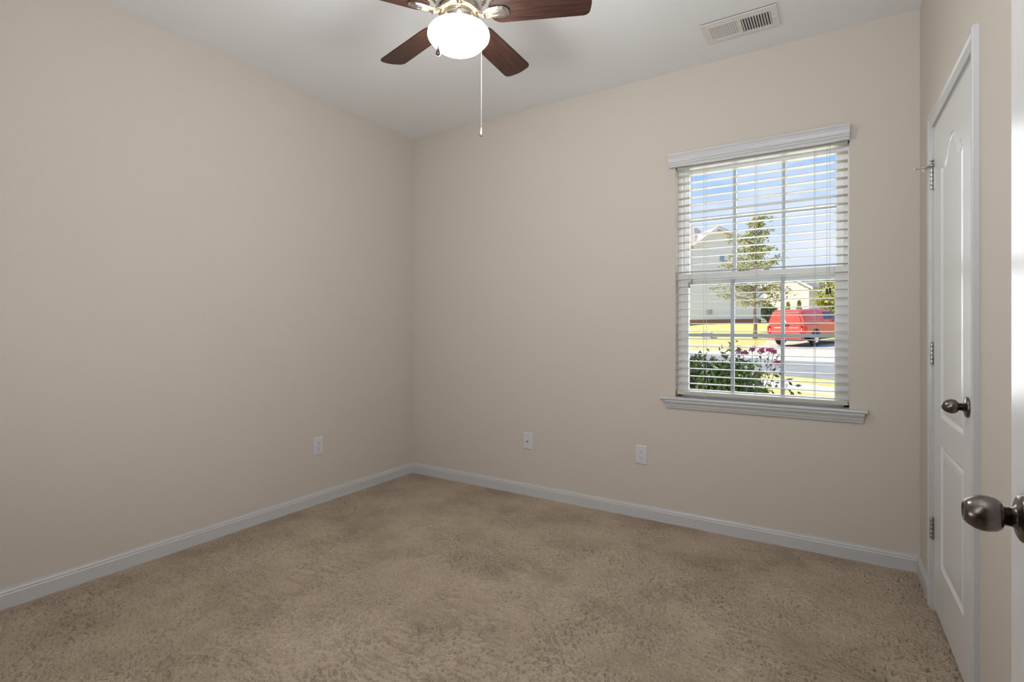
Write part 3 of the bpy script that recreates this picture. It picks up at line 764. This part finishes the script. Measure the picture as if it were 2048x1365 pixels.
# ---- leaves
def leaves(mb, pts, size, jit=0.35):
    for p in pts:
        s = size * random.uniform(1 - jit, 1 + jit)
        n = Vector((random.gauss(0, 1), random.gauss(0, 1), random.gauss(0, 1))).normalized()
        a = n.orthogonal().normalized(); b = n.cross(a)
        t = random.uniform(0, 2 * PI); a, b = a * math.cos(t) + b * math.sin(t), b * math.cos(t) - a * math.sin(t)
        p = Vector(p)
        mb.add([p - a * s, p - b * s * 0.45 + n * s * 0.1, p + a * s, p + b * s * 0.45 + n * s * 0.1], [(0, 1, 2, 3)])
def blob(c, r, n, shell=0.5):
    out = []
    for _ in range(n):
        d = Vector((random.gauss(0, 1), random.gauss(0, 1), random.gauss(0, 1))).normalized()
        q = shell + (1 - shell) * random.random() ** 0.6
        out.append((c[0] + d.x * r[0] * q, c[1] + d.y * r[1] * q, c[2] + d.z * r[2] * q))
    return out
# ---- street tree in front of the left house
TX, TY = -4.62, 37.0
TZ = gz(TY)
K = 1.24
tr = thing('street_tree', (TX, TY, TZ), 'young leafy tree on the lawn in front of the grey house', 'tree')
tk = MB().tube([(TX, TY, TZ - 0.1), (TX + 0.02, TY, TZ + 0.8), (TX - 0.04, TY, TZ + 2.1), (TX, TY, TZ + 4.2), (TX + 0.2, TY, TZ + 6.6)], [0.16, 0.105, 0.095, 0.07, 0.025], 10)
limbs = []
for i in range(40):
    h = K * (1.55 + 4.55 * (i / 40) ** 1.05)
    a = i * 2.399 + random.uniform(-0.3, 0.3)
    L = K * (2.10 - 1.55 * ((h / K - 1.5) / 4.7)) * random.uniform(0.45, 1.25)
    if h < K * 2.2: L *= 0.95
    p0 = Vector((TX, TY, TZ + h)); p1 = p0 + Vector((math.cos(a) * L, math.sin(a) * L * 0.9, 0.36 * L + random.uniform(-0.3, 0.2)))
    tk.tube([p0, p0.lerp(p1, 0.55) + Vector((0, 0, 0.06)), p1], [0.035, 0.022, 0.007], 5)
    limbs.append((p0, p1))
for dx, h0, dz in ((-2.3, 3.2, 1.3), (-2.0, 2.9, 0.6), (-1.7, 3.6, 1.4), (2.1, 3.0, 0.3), (1.9, 2.3, 0.5)):
    p0 = Vector((TX, TY, TZ + h0)); p1 = p0 + Vector((dx, random.uniform(-.5, .5), dz))
    tk.tube([p0, p0.lerp(p1, 0.5) + Vector((0, 0, 0.12)), p1], [0.045, 0.028, 0.008], 5); limbs.append((p0, p1))
tk.build('trunk', m_bark, tr)
lf = MB()
for p0, p1 in limbs:
    for t in (0.40, 0.60, 0.80, 1.0):
        if random.random() < 0.22: continue
        c_ = p0.lerp(p1, t) + Vector((random.gauss(0, .12), random.gauss(0, .12), random.gauss(0, .10)))
        q_ = random.uniform(0.30, 0.56)
        leaves(lf, blob(c_, (q_, q_, q_ * 0.65), int(34 * q_ / 0.48), 0.1), 0.10)
leaves(lf, blob((TX + 0.2, TY, TZ + 7.3), (0.26, 0.28, 0.5), 40, 0.1), 0.10)
leaves(lf, blob((TX + 0.45, TY, TZ + 7.75), (0.16, 0.2, 0.3), 20, 0.1), 0.10)
lf.build('foliage', m_leaf, tr)

# ---- left house
ha = math.radians(50)
HT = Vector((math.sin(ha), math.cos(ha), 0)); HN = Vector((HT.y, -HT.x, 0)); HO = Vector((-5.44, 46.19, 1.60))
def HW(s, n, z): return HO + HT * s + HN * n + Vector((0, 0, z - HO.z))
h1 = thing('grey_house', HW(-6, -3, 1.6), 'two-storey grey sided house with brown roof behind the young tree', 'house')
wl = MB()
front = [(-10, 0.9), (0, 0.9), (0, 7.85), (-3.71, 9.12), (-5.45, 7.85), (-10, 7.85)]
wl.prism([HW(s, 0, z) for s, z in front], -HN * 8)
wl.build('house_wall', m_siding, h1)
MB().prism([HW(-10, 0.03, 0.9), HW(0.0, 0.03, 0.9), HW(0.0, 0.03, 2.05), HW(-10, 0.03, 1.85)], -HN * 0.03).build('foundation', m_brick, h1)
rf = MB()
rf.prism([HW(-5.75, 0.35, 7.58), HW(-3.71, 0.35, 9.16), HW(-3.71, 0.35, 9.36), HW(-5.75, 0.35, 7.80)], -HN * 5)
rf.prism([HW(-3.71, 0.35, 9.16), HW(0.35, 0.35, 7.74), HW(0.35, 0.35, 7.94), HW(-3.71, 0.35, 9.36)], -HN * 8)
rf.loft([[HW(-10.5, 0.35, 7.75), HW(-5.6, 0.35, 7.75), HW(-1.4, -4.0, 8.6), HW(-1.4, -8, 8.6), HW(-10.5, -8, 7.75)],
         [HW(-10.2, -3.9, 10.25), HW(-4.6, -3.9, 10.35), HW(-3.6, -4.0, 10.30), HW(-3.6, -4.3, 10.30), HW(-10.2, -4.3, 10.2)]])
rf.build('roof', m_shingle, h1)
fs = MB()
fs.prism([HW(-5.78, 0.38, 7.56), HW(-3.71, 0.38, 9.14), HW(-3.71, 0.38, 9.26), HW(-5.78, 0.38, 7.68)], -HN * 0.04)
fs.prism([HW(-3.71, 0.38, 9.14), HW(0.38, 0.38, 7.72), HW(0.38, 0.38, 7.84), HW(-3.71, 0.38, 9.26)], -HN * 0.04)
fs.build('fascia', m_white, h1)
for s, z, w, hh in ((-3.26, 6.75, 0.40, 0.62), (-1.32, 6.30, 0.46, 1.0)):
    f_ = MB().prism([HW(s - w / 2 - .08, 0.05, z - hh / 2 - .08), HW(s + w / 2 + .08, 0.05, z - hh / 2 - .08), HW(s + w / 2 + .08, 0.05, z + hh / 2 + .08), HW(s - w / 2 - .08, 0.05, z + hh / 2 + .08)], -HN * 0.05).build('house_window', m_white, h1)
    MB().prism([HW(s - w / 2, 0.07, z - hh / 2), HW(s + w / 2, 0.07, z - hh / 2), HW(s + w / 2, 0.07, z + hh / 2), HW(s - w / 2, 0.07, z + hh / 2)], -HN * 0.03).build('pane', m_hpane, f_)
mt_ = MB()
mt_.prism([HW(-4.47, 0.16, 2.36), HW(-4.26, 0.16, 2.36), HW(-4.26, 0.16, 2.70), HW(-4.47, 0.16, 2.70)], -HN * 0.16)
mt_.prism([HW(-4.22, 0.12, 2.40), HW(-4.10, 0.12, 2.40), HW(-4.10, 0.12, 2.74), HW(-4.22, 0.12, 2.74)], -HN * 0.12)
mt_.build('utility_meter', m_util, h1)
MB().box((HW(-0.08, 0.05, 0).x, HW(-0.08, 0.05, 0).y, 2.0), (HW(-0.08, 0.05, 0).x + 0.12, HW(-0.08, 0.05, 0).y + 0.12, 7.8)).build('corner_board', m_white, h1)

# ---- cream house to the right, farther off
def PX(x, y, d):                                 # a point of the place at depth d along the view axis
    q = _f + _r * ((x - 1024) / F_PX) - _u * ((y - 682.5 + 25.85) / F_PX)
    return EYE + q * d
c0 = PX(1529, 575, 55); c1 = PX(1617, 575, 51); pk = PX(1573, 553, 53)
bk_ = Vector((2.6, 9.5, 0))
h2 = thing('cream_house', ((c0.x + c1.x) / 2, (c0.y + c1.y) / 2 + 4, 1.8), 'cream sided house with grey roof seen above the red truck', 'house')
b0 = Vector((c0.x, c0.y, 1.2)); b1 = Vector((c1.x, c1.y, 1.2))
MB().prism([b0, b1, c1, pk, c0], bk_).build('house_wall', m_siding2, h2)
ov = (c1 - pk).normalized()
r2_ = MB()
r2_.prism([pk + Vector((0, -0.3, 0.05)), c1 + ov * 0.5 + Vector((0, -0.3, 0.05)), c1 + ov * 0.5 + Vector((0, -0.3, 0.25)), pk + Vector((0, -0.3, 0.28))], bk_ * 1.05)
ov2 = (c0 - pk).normalized()
r2_.prism([pk + Vector((0, -0.3, 0.05)), c0 + ov2 * 0.5 + Vector((0, -0.3, 0.05)), c0 + ov2 * 0.5 + Vector((0, -0.3, 0.25)), pk + Vector((0, -0.3, 0.28))], bk_ * 1.05)
r2_.prism([c1 + Vector((-0.6, 1.2, -0.1)), c1 + Vector((2.9, 3.4, -0.25)), c1 + Vector((2.4, 6.0, 2.0)), c1 + Vector((-0.5, 5.0, 2.05))], (0, 2.5, 0.1))
r2_.build('roof', m_shingle2, h2)
f2 = MB()
f2.prism([pk + Vector((0, -0.34, -0.02)), c1 + ov * 0.5 + Vector((0, -0.34, -0.02)), c1 + ov * 0.5 + Vector((0, -0.34, 0.22)), pk + Vector((0, -0.34, 0.22))], (0, 0.03, 0))
f2.prism([pk + Vector((0, -0.34, -0.02)), c0 + ov2 * 0.5 + Vector((0, -0.34, -0.02)), c0 + ov2 * 0.5 + Vector((0, -0.34, 0.22)), pk + Vector((0, -0.34, 0.22))], (0, 0.03, 0))
f2.box((c1.x - 0.16, c1.y - 0.05, 1.2), (c1.x + 0.04, c1.y + 0.1, c1.z))
f2.build('fascia', m_white, h2)

# ---- shrubs in front of the cream house
def cone_shrub(px, py_base, py_top, wpx, d, name, label, m):
    b = PX(px, py_base, d); t = PX(px, py_top, d)
    r = wpx / 2 * d / F_PX
    root = thing(name, (b.x, b.y, gz(b.y)), label, 'shrub', 'clipped shrubs by the cream house')
    z0 = gz(b.y); hgt = t.z - z0
    MB().tube([(b.x, b.y, z0 - 0.1), (b.x, b.y, z0 + hgt * 0.5)], [0.08, 0.04], 6).build('stem', m_bark, root)
    lf = MB(); pts = []
    for _ in range(420):
        q = random.random() ** 0.75
        rr = r * (1.05 - q) * math.sqrt(random.uniform(0.3, 1)); a = random.uniform(0, 2 * PI)
        pts.append((b.x + rr * math.cos(a), b.y + rr * math.sin(a), z0 + 0.1 + (hgt - 0.1) * q))
    leaves(lf, pts, 0.13); lf.build('foliage', m, root)
cone_shrub(1575.5, 640, 606, 17, 38, 'clipped_shrub', 'rounder clipped shrub above the truck tailgate, left of the pointed one', m_leaf2)
cone_shrub(1598, 640, 602, 17, 38, 'clipped_shrub', 'pointed clipped shrub before the cream house corner', m_leaf)
# ---- background trees to the right of the cream house and behind the fence
def far_tree(px, py, d, rx, rz_, name, label, m, n=900, s=0.16):
    p = PX(px, py, d)
    root = thing(name, (p.x, p.y, gz(p.y)), label, 'tree', 'trees beyond the street')
    MB().tube([(p.x, p.y, gz(p.y) - 0.2), (p.x + 0.1, p.y, p.z)], [0.16, 0.08], 7).build('trunk', m_bark, root)
    lf = MB()
    for i in range(9):
        a = i * 2.4; q = 0.55 * math.sqrt((i + 0.3) / 9)
        c_ = (p.x + rx * q * math.cos(a), p.y + rx * q * math.sin(a), p.z + rz_ * random.uniform(-0.5, 0.5))
        leaves(lf, blob(c_, (rx * 0.55, rx * 0.55, rz_ * 0.55), n // 9, 0.3), s)
    lf.build('foliage', m, root)
far_tree(1663, 578, 44, 1.35, 1.25, 'broad_tree', 'olive tree beside the roof of the cream house', m_leaf)
far_tree(1656, 606, 38, 1.05, 0.75, 'broad_tree', 'bright yellow-green tree just above the truck cab', m_leaf2)
far_tree(1690, 590, 40, 1.8, 1.6, 'broad_tree', 'yellow-green tree farthest right beyond the truck', m_leaf2)
far_tree(1536, 624, 49, 0.9, 0.75, 'broad_tree', 'low green tree behind the iron fence', m_leaf)
# ---- iron fence between the houses
fp0 = PX(1520, 643, 43); fp1 = PX(1552, 643, 44)
fn = thing('iron_fence', (fp0.x, fp0.y, gz(fp0.y)), 'black iron picket fence between grey house and red truck', 'fence')
rl = MB(); pkts = MB(); n_ = 16
for i in range(n_ + 1):
    p = fp0.lerp(fp1, i / n_); zb = gz(p.y)
    pkts.box((p.x - 0.012, p.y - 0.012, zb), (p.x + 0.012, p.y + 0.012, zb + 1.30))
pkts.build('picket', m_iron, fn)
for zz in (0.2, 1.15):
    a = fp0.copy(); b = fp1.copy(); a.z = gz(a.y) + zz; b.z = gz(b.y) + zz
    rl.tube([a, b], 0.025, 6)
rl.build('rail', m_iron, fn)
MB().box((fp0.x - 0.05, fp0.y - 0.05, gz(fp0.y)), (fp0.x + 0.05, fp0.y + 0.05, gz(fp0.y) + 1.4)).build('post', m_iron, fn)
# ---- utility cabinet on the lawn
uc = PX(1415, 672, 35.2)
ub = thing('utility_box', (uc.x, uc.y, gz(uc.y)), 'squat grey utility cabinet on the far lawn', 'utility box')
z_ = gz(uc.y)
MB().box((uc.x - 0.34, uc.y - 0.26, z_ - 0.05), (uc.x + 0.26, uc.y + 0.26, z_ + 0.36)).build('cabinet', m_util, ub, bevel=0.02)
MB().box((uc.x - 0.37, uc.y - 0.29, z_ + 0.36), (uc.x + 0.29, uc.y + 0.29, z_ + 0.43)).build('lid', m_white, ub, bevel=0.015)

# ---- flowering bush below the window
fb = thing('rose_bush', (-0.95, 4.35, gz(4.35)), 'flowering bush with pink blossoms right outside the window', 'bush')
stems = MB(); lf = MB(); zb = gz(4.35)
tips = []
for i in range(46):
    x0 = random.uniform(-1.15, -0.58); y0 = random.uniform(4.1, 4.7)
    x1 = x0 + random.uniform(-0.30, 0.26); y1 = y0 + random.uniform(-0.2, 0.2)
    zt_ = random.uniform(0.66, 1.03)
    a, b = Vector((x0, y0, zb)), Vector((x1, y1, zt_))
    stems.tube([a, a.lerp(b, 0.6) + Vector((random.uniform(-.05, .05), 0, 0)), b], [0.006, 0.0045, 0.002], 5)
    tips.append((a, b))
    for t in np.linspace(0.30, 1.0, 22):
        c_ = a.lerp(b, float(t))
        leaves(lf, [(c_.x + random.gauss(0, .05), c_.y + random.gauss(0, .05), c_.z + random.gauss(0, .03)) for _ in range(7)], 0.022)
leaves(lf, blob((-0.97, 4.4, 0.57), (0.42, 0.36, 0.40), 3600, 0.1), 0.028)
leaves(lf, blob((-0.70, 4.5, 0.54), (0.25, 0.3, 0.42), 2000, 0.1), 0.028)
leaves(lf, blob((-1.35, 4.5, 0.50), (0.3, 0.3, 0.30), 700, 0.1), 0.028)
stems.build('stem', m_bark, fb); lf.build('foliage', m_leaf3, fb)
for px, py, m, d in ((1478, 702, m_purple, 4.35), (1487, 706, m_pink, 4.4), (1505, 699, m_purple, 4.3), (1523, 701, m_pink, 4.3), (1539, 700, m_pink, 4.3), (1547, 703, m_pink, 4.3), (1554, 724, m_pink, 4.2), (1404, 720, m_purple, 4.4), (1415, 731, m_purple, 4.35)):
    c_ = PX(px, py, d); fl = MB()
    for k in range(46):
        dd = Vector((random.gauss(0, 1), random.gauss(0, 1), random.gauss(0, 0.7))).normalized()
        leaves(fl, [c_ + dd * random.uniform(0.006, 0.030)], 0.014)
    fl.build('flower', m, fb)
    root_ = Vector((c_.x * 0.72 - 0.24, c_.y + random.uniform(-.05, .05), 0.55))
    mid_ = c_.lerp(root_, 0.5) + Vector((0.03, 0, 0.05))
    st2 = MB().tube([c_, mid_, root_], 0.0022, 4)
    for k in range(16):
        q_ = c_.lerp(mid_, random.uniform(0.15, 1.0)) if k % 2 else mid_.lerp(root_, random.random())
        leaves(st2, [(q_.x + random.gauss(0, .03), q_.y + random.gauss(0, .03), q_.z + random.gauss(0, .02))], 0.022)
    st2.build('flower_stem', m_leaf3, fb)

# ---- red pickup truck with a cap
hd = math.radians(22.8)
TF = Vector((math.sin(hd), math.cos(hd), 0)); TRt = Vector((TF.y, -TF.x, 0))
tc = PX(1571.5, 690, 27.6)
slope = 0.045
def TK(l, w, z):                                 # along (from the rear), across (right positive), up
    p = Vector((tc.x, tc.y, 0)) + TF * l + TRt * w
    return Vector((p.x, p.y, gz(tc.y) + 0.035 + slope * TF.y * l + z))
tk_ = thing('pickup_truck', TK(2.5, 0, 0), 'red pickup truck with a matching red cargo cap parked outside', 'truck')
def rings(prof_list, smooth=False):
    return MB().loft([[TK(l, w, z) for (w, z) in prof] for l, prof in prof_list], smooth)
def sec(hw0, hw1, z0, z1, r=0.08):
    return [(-hw0, z0), (-hw0 - 0.0, z0 + 0.2), (-hw1, z1 - r), (-hw1 + r, z1), (hw1 - r, z1), (hw1, z1 - r), (hw0, z0 + 0.2), (hw0, z0)]
body = rings([(0.0, sec(0.93, 0.95, 0.55, 1.16, 0.05)), (0.10, sec(0.96, 0.98, 0.50, 1.17, 0.05)), (3.9, sec(0.96, 0.98, 0.46, 1.17, 0.05)), (5.25, sec(0.95, 0.96, 0.48, 1.13, 0.06)), (5.55, sec(0.84, 0.86, 0.52, 1.02, 0.06))])
body.build('body', m_red, tk_)
capb = rings([(0.02, sec(0.92, 0.74, 1.165, 1.90, 0.10)), (0.28, sec(0.93, 0.78, 1.165, 1.95, 0.10)), (1.95, sec(0.93, 0.78, 1.165, 1.97, 0.10))])
capb.build('cargo_cap', m_red, tk_)
cab = rings([(1.97, sec(0.94, 0.74, 1.165, 1.90, 0.10)), (2.5, sec(0.94, 0.74, 1.165, 1.92, 0.10)), (3.45, sec(0.94, 0.72, 1.165, 1.88, 0.10)), (4.25, sec(0.93, 0.86, 1.16, 1.22, 0.03))])
cab.build('cab', m_red, tk_)
def tpoly(pts, d, m, nm, parent=tk_):
    ps = [TK(*p) for p in pts]
    return MB().prism(ps, d).build(nm, m, parent)
# rear of the cap: hatch frame line, handle; tailgate, lamps, bumper
tpoly([(-0.012, -0.80, 1.24), (-0.012, 0.80, 1.24), (0.0, 0.66, 1.80), (0.0, -0.66, 1.80)], -TF * 0.014, m_red, 'cap_hatch')
tpoly([(-0.02, -0.70, 1.79), (-0.02, 0.70, 1.79), (-0.02, 0.70, 1.815), (-0.02, -0.70, 1.815)], -TF * 0.012, m_util, 'cap_trim')
tpoly([(-0.02, -0.86, 1.195), (-0.02, 0.86, 1.195), (-0.02, 0.86, 1.225), (-0.02, -0.86, 1.225)], -TF * 0.012, m_util, 'cap_trim')
tg = tpoly([(0.0, -0.78, 0.62), (0.0, 0.78, 0.62), (0.0, 0.78, 1.14), (0.0, -0.78, 1.14)], -TF * 0.03, m_red, 'tailgate')
tpoly([(-0.03, -0.05, 1.10), (-0.03, 0.20, 1.10), (-0.03, 0.20, 1.16), (-0.03, -0.05, 1.16)], -TF * 0.02, m_blackp, 'tailgate_handle', tg)
for i in range(7):                               # worn white lettering, too small to read
    w0 = -0.60 + i * 0.062
    tpoly([(-0.032, w0, 0.985), (-0.032, w0 + 0.048, 0.985), (-0.032, w0 + 0.048, 1.035), (-0.032, w0, 1.035)], -TF * 0.006, m_white, 'lettering', tg)
for i in range(10):
    w0 = 0.17 + i * 0.050
    tpoly([(-0.032, w0, 0.985), (-0.032, w0 + 0.040, 0.985), (-0.032, w0 + 0.040, 1.015), (-0.032, w0, 1.015)], -TF * 0.006, m_white, 'lettering', tg)
ov_ = [(-0.032, -0.11 + 0.11 * math.cos(2 * PI * i / 20), 1.0 + 0.06 * math.sin(2 * PI * i / 20)) for i in range(20)]
em = tpoly(ov_, -TF * 0.008, m_white, 'emblem', tg)
ov_ = [(-0.041, -0.11 + 0.075 * math.cos(2 * PI * i / 20), 1.0 + 0.022 * math.sin(2 * PI * i / 20)) for i in range(20)]
tpoly(ov_, -TF * 0.006, m_blackp, 'emblem_centre', em)
tpoly([(-0.026, -0.10, 1.27), (-0.026, 0.02, 1.27), (-0.026, 0.02, 1.37), (-0.026, -0.04, 1.41), (-0.026, -0.10, 1.37)], -TF * 0.006, m_white, 'cap_decal')
for sgn in (-1, 1):
    t_l = MB().prism([TK(0.0, sgn * 0.80, 0.72), TK(0.0, sgn * 0.965, 0.72), TK(0.0, sgn * 0.965, 1.10), TK(0.0, sgn * 0.80, 1.10)], -TF * 0.04).prism([TK(-0.04, sgn * 0.965, 0.74), TK(0.22, sgn * 0.985, 0.78), TK(0.22, sgn * 0.985, 1.08), TK(-0.04, sgn * 0.965, 1.10)], TRt * sgn * 0.015).build('tail_lamp', m_lens, tk_)
    tpoly([(-0.042, sgn * 0.82, 0.78), (-0.042, sgn * 0.85, 0.78), (-0.042, sgn * 0.85, 0.98), (-0.042, sgn * 0.82, 0.98)], -TF * 0.006, m_white, 'reverse_lens', t_l)
    tpoly([(-0.042, sgn * 0.82, 1.00), (-0.042, sgn * 0.90, 1.00), (-0.042, sgn * 0.90, 1.08), (-0.042, sgn * 0.82, 1.08)], -TF * 0.006, m_blackp, 'dark_lens', t_l)
rings([(-0.20, [(-0.90, 0.44), (-0.90, 0.60), (0.90, 0.60), (0.90, 0.44)]), (0.02, [(-0.94, 0.44), (-0.94, 0.60), (0.94, 0.60), (0.94, 0.44)])]).build('rear_bumper', m_red, tk_)
rings([(0.2, [(-0.7, 0.30), (-0.7, 0.52), (0.7, 0.52), (0.7, 0.30)]), (5.3, [(-0.7, 0.30), (-0.7, 0.52), (0.7, 0.52), (0.7, 0.30)])]).build('chassis', m_blackp, tk_)
# side windows of cap and cab, doors line
for sgn in (-1, 1):
    def side(l, z, top=False):                   # a point on the sloping upper flank
        t = (z - 1.365) / (1.80 - 1.365); return TK(l, sgn * (0.945 + (0.745 - 0.945) * t + 0.012), z)
    MB().prism([side(2.25, 1.40), side(2.95, 1.40), side(2.95, 1.78), side(2.35, 1.78)], -TRt * sgn * 0.01).build('side_window', m_cglass, tk_)
    MB().prism([side(3.02, 1.40), side(3.78, 1.40), side(3.42, 1.78), side(3.02, 1.78)], -TRt * sgn * 0.01).build('side_window', m_cglass, tk_)
    MB().prism([TK(0.1, sgn * 0.955, 1.20), TK(2.0, sgn * 0.955, 1.20), TK(2.0, sgn * 0.955, 1.23), TK(0.1, sgn * 0.955, 1.23)], -TRt * sgn * 0.02).build('cap_seal', m_util, tk_)
    mr = MB(); mr.prism([TK(3.55, sgn * 1.02, 1.20), TK(3.65, sgn * 1.02, 1.20), TK(3.65, sgn * 1.02, 1.42), TK(3.55, sgn * 1.02, 1.42)], TRt * sgn * 0.18); mr.build('mirror', m_blackp, tk_)
    for l in (1.22, 4.62):
        ar = MB().lathe([(0.0, 0.0), (0.46, 0.0), (0.46, 0.10), (0.0, 0.10)], (0, 0, 0), 'X', 28)
        ar.map(lambda p: TK(l + p.y, sgn * (0.89 + p.x), 0.46 + p.z)).build('wheel_arch', m_blackp, tk_)
        ty = MB().lathe([(0.0, 0.02), (0.24, 0.02), (0.34, 0.0), (0.385, 0.03), (0.39, 0.12), (0.385, 0.22), (0.34, 0.25), (0.23, 0.245), (0.0, 0.20)], (0, 0, 0), 'X', 32)
        tyo = ty.map(lambda p: TK(l + p.y, sgn * (0.755 + p.x), 0.39 + p.z)).build('wheel', m_tyre, tk_)
        hb = MB().lathe([(0.0, 0.235), (0.20, 0.235), (0.225, 0.252), (0.20, 0.258), (0.10, 0.243), (0.07, 0.262), (0.0, 0.265)], (0, 0, 0), 'X', 24)
        hb.map(lambda p: TK(l + p.y, sgn * (0.755 + p.x), 0.39 + p.z)).build('hub', m_chrome, tyo)
MB().prism([TK(3.50, -0.68, 1.83), TK(3.50, 0.68, 1.83), TK(4.22, 0.82, 1.25), TK(4.22, -0.82, 1.25)], Vector((0, 0, 0.02))).build('windscreen', m_cglass, tk_)
